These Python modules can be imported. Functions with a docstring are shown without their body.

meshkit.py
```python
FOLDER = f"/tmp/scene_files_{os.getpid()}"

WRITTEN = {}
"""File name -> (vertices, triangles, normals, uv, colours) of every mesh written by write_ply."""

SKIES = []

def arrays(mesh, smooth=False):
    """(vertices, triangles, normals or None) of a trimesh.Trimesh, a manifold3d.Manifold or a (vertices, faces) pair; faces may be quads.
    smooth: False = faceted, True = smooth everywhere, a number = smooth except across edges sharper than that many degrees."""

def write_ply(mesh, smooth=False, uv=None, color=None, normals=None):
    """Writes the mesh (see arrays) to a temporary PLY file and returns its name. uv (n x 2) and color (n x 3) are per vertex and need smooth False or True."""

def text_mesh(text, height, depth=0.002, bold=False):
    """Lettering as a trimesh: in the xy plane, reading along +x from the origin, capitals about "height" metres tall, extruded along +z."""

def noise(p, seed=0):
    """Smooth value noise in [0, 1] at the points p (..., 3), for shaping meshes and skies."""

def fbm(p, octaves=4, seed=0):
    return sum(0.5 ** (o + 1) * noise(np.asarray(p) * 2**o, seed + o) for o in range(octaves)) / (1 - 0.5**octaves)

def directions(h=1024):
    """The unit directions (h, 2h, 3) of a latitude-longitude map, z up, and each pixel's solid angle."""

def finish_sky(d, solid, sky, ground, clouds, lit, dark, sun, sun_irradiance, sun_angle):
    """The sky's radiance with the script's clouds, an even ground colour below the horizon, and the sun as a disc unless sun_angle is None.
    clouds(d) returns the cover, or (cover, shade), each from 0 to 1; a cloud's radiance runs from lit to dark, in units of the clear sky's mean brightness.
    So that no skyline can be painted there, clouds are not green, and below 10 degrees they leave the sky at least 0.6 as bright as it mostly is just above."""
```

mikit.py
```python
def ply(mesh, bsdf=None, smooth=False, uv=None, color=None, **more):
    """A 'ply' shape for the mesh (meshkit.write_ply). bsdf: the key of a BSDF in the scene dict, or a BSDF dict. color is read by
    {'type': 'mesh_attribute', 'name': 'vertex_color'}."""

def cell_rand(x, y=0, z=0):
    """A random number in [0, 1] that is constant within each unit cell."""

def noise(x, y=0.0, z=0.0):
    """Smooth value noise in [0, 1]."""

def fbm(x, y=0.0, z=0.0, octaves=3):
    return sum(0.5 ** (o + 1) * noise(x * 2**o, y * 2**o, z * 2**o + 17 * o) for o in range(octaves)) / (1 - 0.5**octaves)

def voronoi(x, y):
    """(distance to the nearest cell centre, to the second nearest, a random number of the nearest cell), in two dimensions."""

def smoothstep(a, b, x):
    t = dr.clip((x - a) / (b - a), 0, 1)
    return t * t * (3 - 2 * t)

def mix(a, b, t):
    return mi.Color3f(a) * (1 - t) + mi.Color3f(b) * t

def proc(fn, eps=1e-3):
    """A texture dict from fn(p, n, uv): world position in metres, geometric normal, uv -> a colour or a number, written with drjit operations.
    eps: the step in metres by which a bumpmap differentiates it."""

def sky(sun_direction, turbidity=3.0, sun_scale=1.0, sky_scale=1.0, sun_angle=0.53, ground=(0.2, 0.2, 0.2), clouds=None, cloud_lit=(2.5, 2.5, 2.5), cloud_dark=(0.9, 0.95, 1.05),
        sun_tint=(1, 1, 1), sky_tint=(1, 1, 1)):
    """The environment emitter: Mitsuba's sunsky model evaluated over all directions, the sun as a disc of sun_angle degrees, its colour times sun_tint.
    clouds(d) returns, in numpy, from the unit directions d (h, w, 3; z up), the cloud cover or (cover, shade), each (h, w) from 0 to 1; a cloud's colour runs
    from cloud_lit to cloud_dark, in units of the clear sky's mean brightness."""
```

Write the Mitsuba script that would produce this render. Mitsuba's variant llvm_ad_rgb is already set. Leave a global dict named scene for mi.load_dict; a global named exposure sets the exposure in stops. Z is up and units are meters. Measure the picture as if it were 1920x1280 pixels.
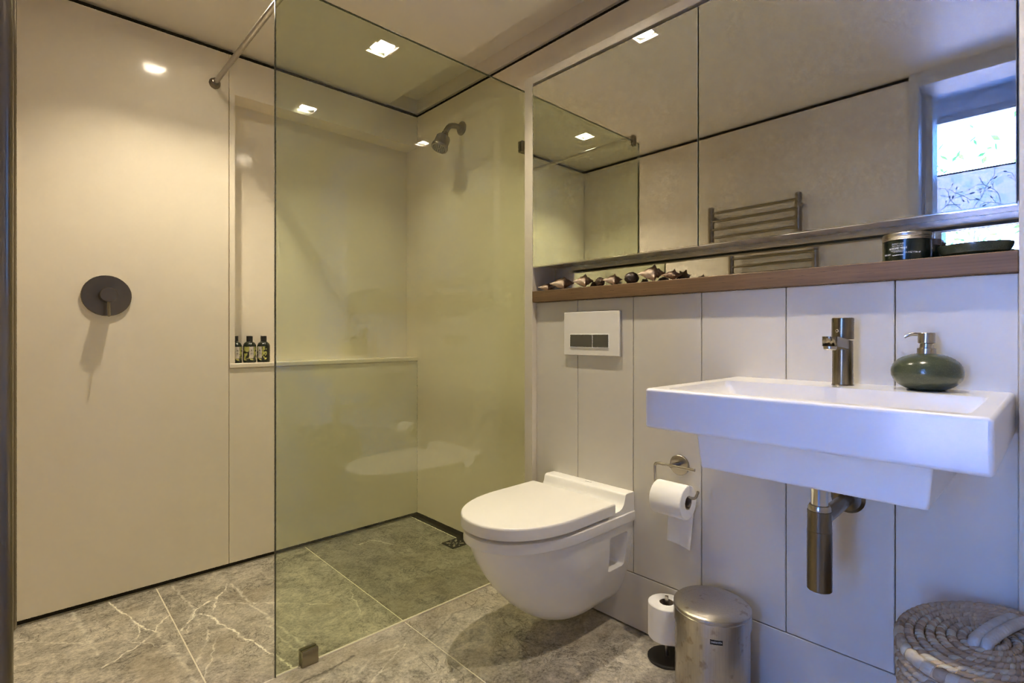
import math, random
import numpy as np
import trimesh
import manifold3d as m3
import shapely
from shapely.geometry import Polygon, box as sbox
import drjit as dr
import mitsuba as mi
import mikit, meshkit
from mikit import proc, noise, fbm, smoothstep, mix

T = mi.ScalarTransform4f
PI = math.pi
rng = random.Random(7)
nrng = np.random.default_rng(11)

# ------------------------------------------------------------------ camera, sky, exposure
scene, labels = {}, {}
CAM = np.array([2.3504, -1.5224, 0.96])
YAW = 0.75563
FOC = 972.36                       # pixels in the 1920 x 1280 frame
FWD = np.array([-math.cos(YAW), math.sin(YAW), 0.0])
scene['camera'] = {'type': 'perspective', 'fov_axis': 'x', 'fov': math.degrees(2 * math.atan(960 / FOC)),
                   'principal_point_offset_y': 0.0096, 'near_clip': 0.02, 'far_clip': 200.0,
                   'to_world': T().look_at(origin=CAM.tolist(), target=(CAM + FWD).tolist(), up=[0, 0, 1])}
exposure = 4.0
LAMP = 284.0                       # radiance of each downlight disc
GLOW = 4.2                         # radiance of the frosted reflector bowl round each disc
LAMP_RGB = (1.0, 0.87, 0.67)
scene['sky'] = mikit.sky((0.35, 0.62, 0.70), turbidity=3.0, sun_scale=1.3, sky_scale=5.8, ground=(0.25, 0.25, 0.25), sky_tint=(0.42, 0.66, 1.38))

# ------------------------------------------------------------------ helpers
def key_free(k):
    if k not in scene and k not in labels:
        return k
    i = 1
    while f'{k}_{i:03d}' in scene or f'{k}_{i:03d}' in labels:
        i += 1
    return f'{k}_{i:03d}'

def thing(name, label, cat, group=None):
    k = key_free(name)
    labels[k] = {'label': label, 'category': cat}
    if group:
        labels[k]['group'] = group
    return k

def struct(name, label):
    labels[name] = {'label': label, 'kind': 'structure'}
    return name

def part(parent, name, mesh, mat, smooth=30, label=None, kind=None, **kw):
    k = key_free(f'{parent}__{name}')
    scene[k] = mikit.ply(mesh, mat, smooth=smooth, **kw)
    if label or kind:
        labels[k] = {}
        if label: labels[k]['label'] = label
        if kind: labels[k]['kind'] = kind
    return k

def single(name, mesh, mat, label, cat, group=None, smooth=30, **kw):
    k = thing(name, label, cat, group)
    scene[k] = mikit.ply(mesh, mat, smooth=smooth, **kw)
    return k

def cat(*ms):
    return trimesh.util.concatenate([tm(m) for m in ms])

def tm(m):
    if isinstance(m, m3.Manifold):
        q = m.to_mesh()
        return trimesh.Trimesh(np.array(q.vert_properties[:, :3], float), np.array(q.tri_verts), process=False)
    return m

def man(t):
    t = t.copy(); t.merge_vertices()
    return m3.Manifold(m3.Mesh(np.array(t.vertices, np.float32), np.array(t.faces, np.uint32)))

def box(x0, x1, y0, y1, z0, z1, b=0.0):
    x0, x1 = sorted((x0, x1)); y0, y1 = sorted((y0, y1)); z0, z1 = sorted((z0, z1))
    if b <= 0:
        return trimesh.creation.box(bounds=[[x0, y0, z0], [x1, y1, z1]])
    pts = []
    for sx, X in ((1, x0), (-1, x1)):
        for sy, Y in ((1, y0), (-1, y1)):
            for sz, Z in ((1, z0), (-1, z1)):
                pts += [[X, Y + sy * b, Z + sz * b], [X + sx * b, Y, Z + sz * b], [X + sx * b, Y + sy * b, Z]]
    return trimesh.convex.convex_hull(np.array(pts))

def rbox(x0, x1, y0, y1, z0, z1, r, seg=20):
    s = m3.Manifold.sphere(r, seg)
    return m3.Manifold.batch_hull([s.translate([X, Y, Z]) for X in (x0 + r, x1 - r) for Y in (y0 + r, y1 - r) for Z in (z0 + r, z1 - r)])

def frame(d):
    d = np.asarray(d, float); d /= np.linalg.norm(d)
    a = np.array([0, 0, 1.0]) if abs(d[2]) < 0.9 else np.array([1.0, 0, 0])
    u = np.cross(a, d); u /= np.linalg.norm(u)
    return u, np.cross(d, u), d

def lathe(prof, o=(0, 0, 0), d=(0, 0, 1), seg=48):
    """prof: list of (r, h) along the axis d from o; ends on the axis close it."""
    u, v, d = frame(d); o = np.asarray(o, float)
    a = np.linspace(0, 2 * PI, seg, endpoint=False)
    ring = np.cos(a)[:, None] * u + np.sin(a)[:, None] * v
    V, rows = [], []
    for r, h in prof:
        if r < 1e-7:
            rows.append([len(V)]); V.append(o + d * h)
        else:
            rows.append(list(range(len(V), len(V) + seg))); V += list(o + d * h + ring * r)
    F = []
    for A, B in zip(rows, rows[1:]):
        if len(A) == 1 and len(B) == 1: continue
        for i in range(seg):
            j = (i + 1) % seg
            if len(A) == 1: F.append([A[0], B[j], B[i]])
            elif len(B) == 1: F.append([A[i], A[j], B[0]])
            else: F += [[A[i], A[j], B[j]], [A[i], B[j], B[i]]]
    return trimesh.Trimesh(np.array(V), np.array(F), process=False)

def cyl(o, d, r, h, b=0.0, seg=40):
    if b:
        return lathe([(0, 0), (r - b, 0), (r, b), (r, h - b), (r - b, h), (0, h)], o, d, seg)
    return lathe([(0, 0), (r, 0), (r, h), (0, h)], o, d, seg)

def rod(p, q, r, b=0.0, seg=24):
    p, q = np.asarray(p, float), np.asarray(q, float)
    return cyl(p, q - p, r, float(np.linalg.norm(q - p)), b, seg)

def tube(path, r, seg=14, caps=True):
    P = np.asarray(path, float); n = len(P)
    R = np.full(n, r) if np.isscalar(r) else np.asarray(r, float)
    tan = np.gradient(P, axis=0); tan /= np.linalg.norm(tan, axis=1, keepdims=True)
    u, v, _ = frame(tan[0]); V = []
    a = np.linspace(0, 2 * PI, seg, endpoint=False)
    for i in range(n):
        u = u - tan[i] * (u @ tan[i]); u /= np.linalg.norm(u); v = np.cross(tan[i], u)
        V.append(P[i] + R[i] * (np.cos(a)[:, None] * u + np.sin(a)[:, None] * v))
    V = np.concatenate(V); F = []
    for i in range(n - 1):
        for k in range(seg):
            j = (k + 1) % seg; A, B = i * seg, (i + 1) * seg
            F += [[A + k, A + j, B + j], [A + k, B + j, B + k]]
    if caps:
        c0, c1 = len(V), len(V) + 1
        V = np.vstack([V, P[0], P[-1]])
        for k in range(seg):
            j = (k + 1) % seg
            F += [[c0, j, k], [c1, (n - 1) * seg + k, (n - 1) * seg + j]]
    return trimesh.Trimesh(V, np.array(F), process=False)

def curve(pts, n=24):
    """Catmull-Rom through the points."""
    P = np.asarray(pts, float); P = np.vstack([2 * P[0] - P[1], P, 2 * P[-1] - P[-2]])
    out = []
    for i in range(1, len(P) - 2):
        for t in np.linspace(0, 1, n, endpoint=False):
            a, b, c, d = P[i - 1:i + 3]
            out.append(0.5 * (2 * b + (c - a) * t + (2 * a - 5 * b + 4 * c - d) * t**2 + (3 * b - a - 3 * c + d) * t**3))
    return np.array(out + [P[-2]])

def fillet(pts, r, n=8):
    """A polyline with its inner corners rounded."""
    P = [np.asarray(p, float) for p in pts]; out = [P[0]]
    for a, b, c in zip(P, P[1:], P[2:]):
        u, v = a - b, c - b; u /= np.linalg.norm(u); v /= np.linalg.norm(v)
        for t in np.linspace(0, 1, n):
            out.append((1 - t)**2 * (b + u * r) + 2 * t * (1 - t) * b + t**2 * (b + v * r))
    return np.array(out + [P[-1]])

def loft(secs):
    n = len(secs[0]); V = np.concatenate(secs); F = []
    for i in range(len(secs) - 1):
        for k in range(n):
            j = (k + 1) % n; A, B = i * n, (i + 1) * n
            F += [[A + k, A + j, B + j], [A + k, B + j, B + k]]
    c0, c1 = len(V), len(V) + 1
    V = np.vstack([V, secs[0].mean(0), secs[-1].mean(0)]); L = (len(secs) - 1) * n
    for k in range(n):
        j = (k + 1) % n
        F += [[c0, j, k], [c1, L + k, L + j]]
    t = trimesh.Trimesh(V, np.array(F), process=False)
    if t.volume < 0: t.invert()
    return t

def prism(poly, h, M=None, d0=0.0):
    """A shapely polygon extruded by h; M (4x4) places it."""
    t = trimesh.creation.extrude_polygon(poly, h, engine='earcut')
    t.apply_translation([0, 0, d0])
    if M is not None: t.apply_transform(M)
    return t

def axes(X, Y, Z, o=(0, 0, 0)):
    M = np.eye(4); M[:3, 0], M[:3, 1], M[:3, 2], M[:3, 3] = X, Y, Z, o
    return M

XZ = axes((1, 0, 0), (0, 0, 1), (0, -1, 0))      # polygon (x, z), extruded towards -y
YZ = axes((0, 1, 0), (0, 0, 1), (1, 0, 0))       # polygon (y, z), extruded towards +x

# ------------------------------------------------------------------ materials
def two(b): return {'type': 'twosided', 'bsdf': b}
def rgb(c): return {'type': 'rgb', 'value': list(c)}
def plastic(c, a=0.1, ior=1.5):
    return two({'type': 'roughplastic', 'distribution': 'ggx', 'alpha': a, 'int_ior': ior, 'nonlinear': False, 'diffuse_reflectance': rgb(c) if isinstance(c, (tuple, list)) else c})
def metal(c, rough):
    return two({'type': 'principled', 'base_color': rgb(c) if isinstance(c, (tuple, list)) else c, 'metallic': 1.0, 'roughness': rough})
def matte(c, rough=0.8):
    return two({'type': 'principled', 'base_color': rgb(c) if isinstance(c, (tuple, list)) else c, 'roughness': rough, 'specular': 0.3})

def mat(name, b):
    scene['mat_' + name] = b
    return 'mat_' + name

M_PANEL = mat('panel', plastic((0.85, 0.77, 0.625), 0.012))
M_BOARD = mat('board', plastic((0.69, 0.65, 0.575), 0.12))
M_PAINT = mat('paint', plastic((0.76, 0.69, 0.57), 0.16))
M_CEIL = mat('ceiling', plastic((0.94, 0.87, 0.76), 0.18))
M_GAP_SHADE = mat('gap_shade', matte((0.030, 0.024, 0.015), 0.8))  # near black: the shade inside the open gaps is put into this colour
M_GROUT = mat('grout', matte((0.72, 0.67, 0.55), 0.9))
M_CERAMIC = mat('ceramic', plastic((0.86, 0.845, 0.82), 0.025, 1.52))
M_SEAT = mat('seat', plastic((0.85, 0.82, 0.78), 0.06, 1.48))
M_STEEL = mat('steel', metal((0.42, 0.385, 0.33), 0.22))
M_CHROME = mat('chrome', metal((0.62, 0.60, 0.56), 0.10))
M_BRONZE = mat('dark_steel', metal((0.20, 0.172, 0.125), 0.22))
M_RAIL = mat('rail_steel', metal((0.23, 0.20, 0.155), 0.26))
M_DARKCHROME = mat('dark_chrome', metal((0.30, 0.27, 0.205), 0.10))
M_BLACK = mat('black', plastic((0.012, 0.012, 0.012), 0.15))
M_WHITE = mat('white_print', matte((0.85, 0.85, 0.85), 0.6))
M_PAPER = mat('paper', matte((0.86, 0.85, 0.83), 0.95))
M_CARD = mat('card', matte((0.20, 0.16, 0.12), 0.95))
M_MIRROR = mat('mirror', {'type': 'conductor', 'material': 'none', 'specular_reflectance': rgb((0.94, 0.95, 0.89))})
M_GLASS = mat('screen_glass', {'type': 'thindielectric', 'int_ior': 1.56, 'specular_transmittance': rgb((0.69, 0.755, 0.58)), 'specular_reflectance': rgb((1, 1, 1))})
M_PANE = mat('window_glass', {'type': 'thindielectric', 'int_ior': 1.5})
M_EDGE = mat('glass_edge', plastic((0.035, 0.04, 0.022), 0.05))
M_GREY = mat('button_grey', plastic((0.10, 0.095, 0.075), 0.2))
M_PLATE = mat('plate_white', plastic((0.82, 0.79, 0.74), 0.05))
M_REFL = mat('reflector', matte((0.78, 0.77, 0.75), 0.4))
M_FRAME = mat('frame_paint', plastic((0.56, 0.55, 0.52), 0.15))
M_ROOM = mat('room_white', plastic((0.80, 0.81, 0.82), 0.3))
M_PLANK = mat('plank', matte((0.62, 0.60, 0.57), 0.5))
M_DARKWALL = mat('masonry', matte((0.25, 0.24, 0.23), 0.9))

def rust_steel(p, n, uv):
    s = smoothstep(0.60, 0.80, fbm(p.x * 70, p.y * 70, p.z * 45, 3))
    g = noise(p.x * 500, p.y * 500, p.z * 14)
    return mix(mix((0.54, 0.50, 0.445), (0.62, 0.58, 0.52), g), (0.30, 0.22, 0.14), s * 0.55)
M_BIN = mat('bin_steel', metal(proc(rust_steel), 0.27))

def oak(p, n, uv):
    w = fbm(p.x * 3.0, p.y * 40, p.z * 45, 3)
    g = noise(p.x * 14 + w * 3, p.y * 260, p.z * 300)
    k = noise(p.x * 40, p.y * 700, p.z * 800)
    t = dr.clip(0.15 + 0.55 * w + 0.30 * g, 0, 1)
    c = mix((0.085, 0.046, 0.019), (0.30, 0.172, 0.078), t)
    return mix(c, (0.055, 0.030, 0.014), smoothstep(0.70, 0.95, k) * 0.6)
M_OAK = mat('oak', plastic(proc(oak), 0.30))

def glaze(p, n, uv):
    s = smoothstep(0.62, 0.86, noise(p.x * 900, p.y * 900, p.z * 900))
    f = fbm(p.x * 60, p.y * 60, p.z * 60, 2)
    return mix(mix((0.026, 0.036, 0.018), (0.05, 0.062, 0.034), f), (0.13, 0.15, 0.09), s * 0.45)
M_GLAZE = mat('green_glaze', plastic(proc(glaze), 0.03, 1.55))

# --- slate floor: mottled stone; the pale veins and dark cracks are laid along measured lines (metres, on the floor)
VEINS = [  # width, strength, points
    (0.0042, 1, [(-0.004, -1.3), (0.097, -1.277), (0.172, -1.258), (0.28, -1.232), (0.338, -1.214)]),
    (0.0046, 1, [(0.306, -1.076), (0.364, -1.059), (0.492, -1.03), (0.619, -1.002), (0.737, -0.975), (0.843, -0.949)]),
    (0.0075, 0.35, [(0.336, -1.213), (0.438, -1.194), (0.574, -1.184), (0.713, -1.173)]),
    (0.0085, 0.42, [(0.001, -1.4), (0.125, -1.384), (0.238, -1.374), (0.361, -1.359)]),
    (0.003, 0.85, [(0.143, -0.953), (0.189, -0.97), (0.225, -1.007), (0.277, -1.023), (0.339, -1.056), (0.374, -1.058)]),
    (0.0042, 0.95, [(0.238, -1.033), (0.272, -1.082), (0.328, -1.107), (0.387, -1.15)]),
    (0.0042, 0.8, [(0.251, -1.159), (0.286, -1.189), (0.343, -1.214), (0.381, -1.255), (0.425, -1.313), (0.452, -1.353)]),
    (0.003, 0.75, [(0.259, -1.241), (0.327, -1.253), (0.352, -1.277)]),
    (0.004, 0.45, [(0.092, -1.549), (0.178, -1.466), (0.267, -1.38)]),
    (0.003, 0.5, [(0.359, -1.278), (0.434, -1.215), (0.496, -1.153)]),
    (0.0032, 0.6, [(0.293, -0.996), (0.415, -0.867), (0.494, -0.793), (0.566, -0.717)]),
    (0.0065, 0.45, [(0.149, -0.939), (0.365, -0.931), (0.549, -0.911), (0.76, -0.885)]),
    (0.0055, 0.35, [(0.018, -1.11), (0.257, -1.087), (0.421, -1.097)]),
    (0.003, 0.5, [(0.513, -1.082), (0.611, -1.116), (0.703, -1.151)]),
    (0.004, 0.45, [(0.323, -1.058), (0.511, -1.105), (0.608, -1.149)]),
    (0.003, 0.5, [(0.5, -0.623), (0.597, -0.651), (0.695, -0.678)]),
    (0.004, 0.5, [(0.137, -0.402), (0.137, -0.329), (0.194, -0.306), (0.251, -0.289)]),
    (0.0035, 0.45, [(1.037, -0.823), (0.994, -0.739), (0.95, -0.659)]),
    (0.0035, 0.4, [(0.428, -1.142), (0.341, -1.122), (0.262, -1.082)]),
    (0.006, 0.3, [(0.076, -1.16), (0.186, -1.213), (0.238, -1.231)]),
    (0.006, 0.3, [(0.941, -0.681), (0.938, -0.761), (0.996, -0.857)]),
    (0.0045, 0.4, [(0.539, -0.935), (0.695, -0.922), (0.753, -0.911)]),
    (0.003, 0.35, [(1.288, -0.39), (1.34, -0.353), (1.37, -0.265), (1.416, -0.135)]),
]
CRACKS = [
    (0.006, 0.8, [(0.91, -0.964), (0.912, -0.897), (0.894, -0.804)]),
    (0.004, 0.5, [(0.837, -0.364), (0.828, -0.256), (0.854, -0.197)]),
    (0.004, 0.5, [(0.979, -0.599), (0.911, -0.444), (0.916, -0.378)]),
    (0.004, 0.6, [(0.455, -1.353), (0.456, -1.31), (0.444, -1.267)]),
]

def lines(x, y, table, patch):
    out = mi.Float(0)
    for w, s, pts in table:
        d = mi.Float(9)
        for (ax, ay), (bx, by) in zip(pts, pts[1:]):
            ux, uy = bx - ax, by - ay
            t = dr.clip(((x - ax) * ux + (y - ay) * uy) / (ux * ux + uy * uy), 0, 1)
            d = dr.minimum(d, dr.sqrt(dr.square(x - ax - ux * t) + dr.square(y - ay - uy * t)))
        out = dr.maximum(out, s * dr.exp(-dr.square(d / (0.72 * w))))
    return out * patch

def slate(p, n, uv):
    x, y = mi.Float(p.x), mi.Float(p.y)
    ty, tx = dr.floor((y + 0.03) / 0.563), dr.floor((x - 0.838) / 1.13)
    off = mikit.cell_rand(ty, tx, 5) * 9.0
    wx, wy = fbm(x * 9 + off, y * 9, 4.0, 3) - 0.5, fbm(x * 9, y * 9 + off, 8.0, 3) - 0.5
    a = fbm(x * 5.5 + wx * 0.8 + off, y * 5.5 + wy * 0.8, 1.3, 4)
    b = fbm(x * 34 + wx * 2, y * 34 + wy * 2 + off, 2.0, 4)
    c = noise(x * 210, y * 210, 3.0)
    e = noise(x * 620, y * 620, 6.0)
    f = fbm(x * 150 + wx * 6, y * 120 + wy * 6 + off, 5.0, 4)
    t = dr.clip(2.5 * (0.36 * a + 0.26 * b + 0.22 * f + 0.10 * c + 0.10 * e) - 0.79, 0, 1)
    col = mix((0.120, 0.108, 0.084), (0.66, 0.605, 0.505), t)
    col = mix(col, (0.36, 0.30, 0.205), 0.35 * smoothstep(0.55, 0.75, fbm(x * 7 + 3, y * 7 + off, 12.0, 2)))
    ridge = 1 - dr.abs(2 * fbm(x * 26 + wx * 3 + off, y * 40 + wy * 3, 21.0, 4) - 1)
    col = mix(col, (0.075, 0.062, 0.044), 0.55 * smoothstep(0.93, 0.99, ridge) * smoothstep(0.45, 0.65, noise(x * 9, y * 9, 40.0)))
    hair = 1 - dr.abs(2 * fbm(x * 15 + wx * 3 + 40, y * 9 + wy * 3 + off, 31.0, 4) - 1)
    col = mix(col, (0.56, 0.51, 0.41), 0.45 * smoothstep(0.965, 0.998, hair) * smoothstep(0.50, 0.70, noise(x * 7, y * 7, 50.0)))
    tile_tone = dr.select(x < 0.838, dr.select(y > -0.5945, 0.60, dr.select(y > -1.157, 0.90, 1.0)), 1.0)  # tiles on the shower side of the screen are darker stone
    col = col * tile_tone
    jx = x + 0.012 * (noise(x * 40, y * 40, 1.0) - 0.5) + 0.006 * (noise(x * 150, y * 150, 2.0) - 0.5)
    jy = y + 0.012 * (noise(x * 40, y * 40, 9.0) - 0.5) + 0.006 * (noise(x * 150, y * 150, 7.0) - 0.5)
    patch = 0.35 + 0.65 * smoothstep(0.25, 0.55, noise(x * 60, y * 60, 17.0))
    col = mix(col, (0.045, 0.036, 0.026), lines(jx, jy, CRACKS, 0.8))
    return mix(col, (0.90, 0.86, 0.74), lines(jx, jy, VEINS, patch))

def slate_relief(p, n, uv):
    x, y = mi.Float(p.x), mi.Float(p.y)
    return fbm(x * 26, y * 26, 3.0, 4) + 0.25 * noise(x * 300, y * 300, 2.0)
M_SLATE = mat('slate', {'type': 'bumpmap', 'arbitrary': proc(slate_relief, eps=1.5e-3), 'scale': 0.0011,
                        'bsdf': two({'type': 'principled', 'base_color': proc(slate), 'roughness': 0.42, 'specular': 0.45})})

# ------------------------------------------------------------------ measures of the room (metres)
ZC, ZP = 2.135, 2.114              # ceiling, top edge of the wall panels
YP, YF = -0.074, -0.097            # faces of the boards and of the posts on the basin side
YL, XE = -1.605, 2.76              # opposite wall, right-hand end wall
COF = -0.168                       # edge of the ceiling trough
XG = 0.838                         # glass screen
LAMPS = [(0.42, -0.452), (0.41, -1.100), (1.225, -0.446), (2.02, -0.449)]

# ------------------------------------------------------------------ floor
FL = struct('floor', 'grey brown slate tiled floor with pale joints and white veins')
part(FL, 'grout_bed', box(-0.05, XE + 0.3, -1.76, -0.028, -0.06, -0.0006), M_GROUT, False)
g = 0.0018
ys = [-0.031, -0.593, -1.156, -1.719]
xs = [-0.012, XG, 1.968, XE + 0.28]
for i in range(3):
    for j in range(3):
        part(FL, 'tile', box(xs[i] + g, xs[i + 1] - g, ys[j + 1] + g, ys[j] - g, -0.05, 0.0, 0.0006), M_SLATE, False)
part(FL, 'drain_channel', box(-0.05, 0.95, -0.030, 0.05, -0.06, -0.012), M_GAP_SHADE, False)

# ------------------------------------------------------------------ back wall (valve and niche), sink wall, opposite wall, end wall
WB = struct('wall_back', 'glossy cream wall panels with a recessed shower niche')
t = 0.014
part(WB, 'panel', box(-t, 0, YL + 0.002, -0.9075, 0.020, ZP, 0.0012), M_PANEL, False)
part(WB, 'panel', box(-t, 0, -0.9060, -0.0005, 1.976, ZP, 0.0008), M_PANEL, False)
part(WB, 'panel', box(-t, 0, -0.9060, -0.0005, 0.020, 0.822, 0.0008), M_PANEL, False)
part(WB, 'niche_back', box(-0.115, -0.101, -0.93, 0.02, 0.80, 2.0), M_PANEL, False)
fr = Polygon([(-0.906, 0.823), (-0.001, 0.823), (-0.001, 0.842), (-0.886, 0.842), (-0.886, 1.952), (-0.001, 1.952), (-0.001, 1.975), (-0.906, 1.975)])
part(WB, 'niche_frame', prism(fr, 0.106, YZ, -0.101), M_PANEL, False)
part(WB, 'niche_ledge', rbox(-0.004, 0.0075, -0.906, -0.001, 0.823, 0.842, 0.003, 12), M_PANEL, 40)
part(WB, 'backing', cat(box(-0.14, -0.022, YL - 0.1, -0.93, -0.05, 2.3), box(-0.14, -0.115, -0.93, 0.1, -0.05, 2.3), box(-0.115, -0.022, -0.93, 0.1, -0.05, 0.80), box(-0.115, -0.022, -0.93, 0.1, 2.0, 2.3)), M_GAP_SHADE, False)

WR = struct('wall_right', 'cream wall behind toilet and basin, boarded in wide vertical boards')
ell = Polygon([(0.0, 0.020), (0.93, 0.020), (0.93, 1.90), (XE, 1.90), (XE, ZP), (0.0, ZP)])
part(WR, 'panel', prism(ell, t, XZ, -t), M_PANEL, False)
part(WR, 'niche_side', box(-0.101, -0.0005, 0.0, t, 0.842, 1.952), M_PANEL, False)
part(WR, 'backing', cat(box(-0.14, XE + 0.1, 0.062, 0.16, -0.05, 2.3), box(-0.14, 0.92, 0.022, 0.062, -0.05, 2.3), box(0.92, XE, -0.05, 0.062, -0.05, 1.0845), box(0.92, XE, 0.022, 0.062, 1.93, 2.3)), M_GAP_SHADE, False)
edges = [0.9515, 1.1568, 1.3895, 1.6236, 1.8555, 2.0882, 2.2917]
for a, b in zip(edges, edges[1:]):
    part(WR, 'board', box(a + 0.0010, b - 0.0010, YP, YP + 0.02, 0.1845, 1.0846, 0.0018), M_BOARD, False)
part(WR, 'skirting_board', box(edges[0] + 0.001, edges[-1] - 0.001, YP, YP + 0.02, 0.006, 0.1825, 0.0015), M_BOARD, False)
part(WR, 'panel', box(2.338, XE, YP, YP + 0.02, 0.006, 1.95), M_BOARD, False)

TR = struct('trim_1', 'cream painted upright at the left end of the mirror cabinet')
scene[TR] = mikit.ply(box(0.9089, 0.9515, YF, 0.05, 0.0, 1.9555, 0.001), M_PAINT)
TR = struct('trim_2', 'cream painted upright at the right end of the mirror cabinet')
scene[TR] = mikit.ply(box(2.2917, 2.3370, YF, 0.05, 0.0, 1.9555, 0.001), M_PAINT)
TR = struct('trim_3', 'cream painted top rail above the mirror cabinet')
scene[TR] = mikit.ply(box(0.9515, 2.2917, YF, 0.05, 1.925, 1.9555, 0.001), M_PAINT)

WL = struct('wall_left', 'cream panelled wall with a full height doorway, opposite the basin')
part(WL, 'panel', box(0.0, 1.872, YL - t, YL, 0.020, ZP, 0.001), M_PAINT, False)
part(WL, 'panel', box(2.66, XE, YL - t, YL, 0.0, ZC), M_PANEL, False)
part(WL, 'backing', cat(box(-0.14, 1.90, YL - 0.10, YL - 0.03, -0.05, 2.3), box(2.63, 3.0, YL - 0.10, YL - 0.03, -0.05, 2.3)), M_GAP_SHADE, False)
WF = struct('wall_front', 'plain cream end wall beside the doorway')
scene[WF] = mikit.ply(box(XE, XE + 0.014, YL, 0.02, 0.0, ZC), M_PAINT)

# ------------------------------------------------------------------ ceiling with a trough along the sink wall
CE = struct('ceiling', 'smooth cream ceiling with a raised trough along the sink wall')
hs = 0.042
slab = Polygon([(-0.02, YL - 0.02), (XE + 0.02, YL - 0.02), (XE + 0.02, COF), (-0.02, COF)], [[(x - hs, y - hs), (x + hs, y - hs), (x + hs, y + hs), (x - hs, y + hs)] for x, y in LAMPS])
part(CE, 'slab', prism(slab, 0.012, None, ZC), M_CEIL, False)
part(CE, 'trough_top', box(-0.02, XE + 0.02, COF - 0.02, 0.04, 2.206, 2.215), M_CEIL, False)
part(CE, 'trough_side', box(-0.02, XE + 0.02, COF - 0.012, COF, ZC, 2.206), M_CEIL, False)
part(CE, 'trough_back', box(-0.02, XE + 0.02, 0.0, 0.014, ZC, 2.206), M_CEIL, False)
part(CE, 'trough_end', box(-0.014, 0.0, COF, 0.0, ZC, 2.206), M_CEIL, False)

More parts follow.
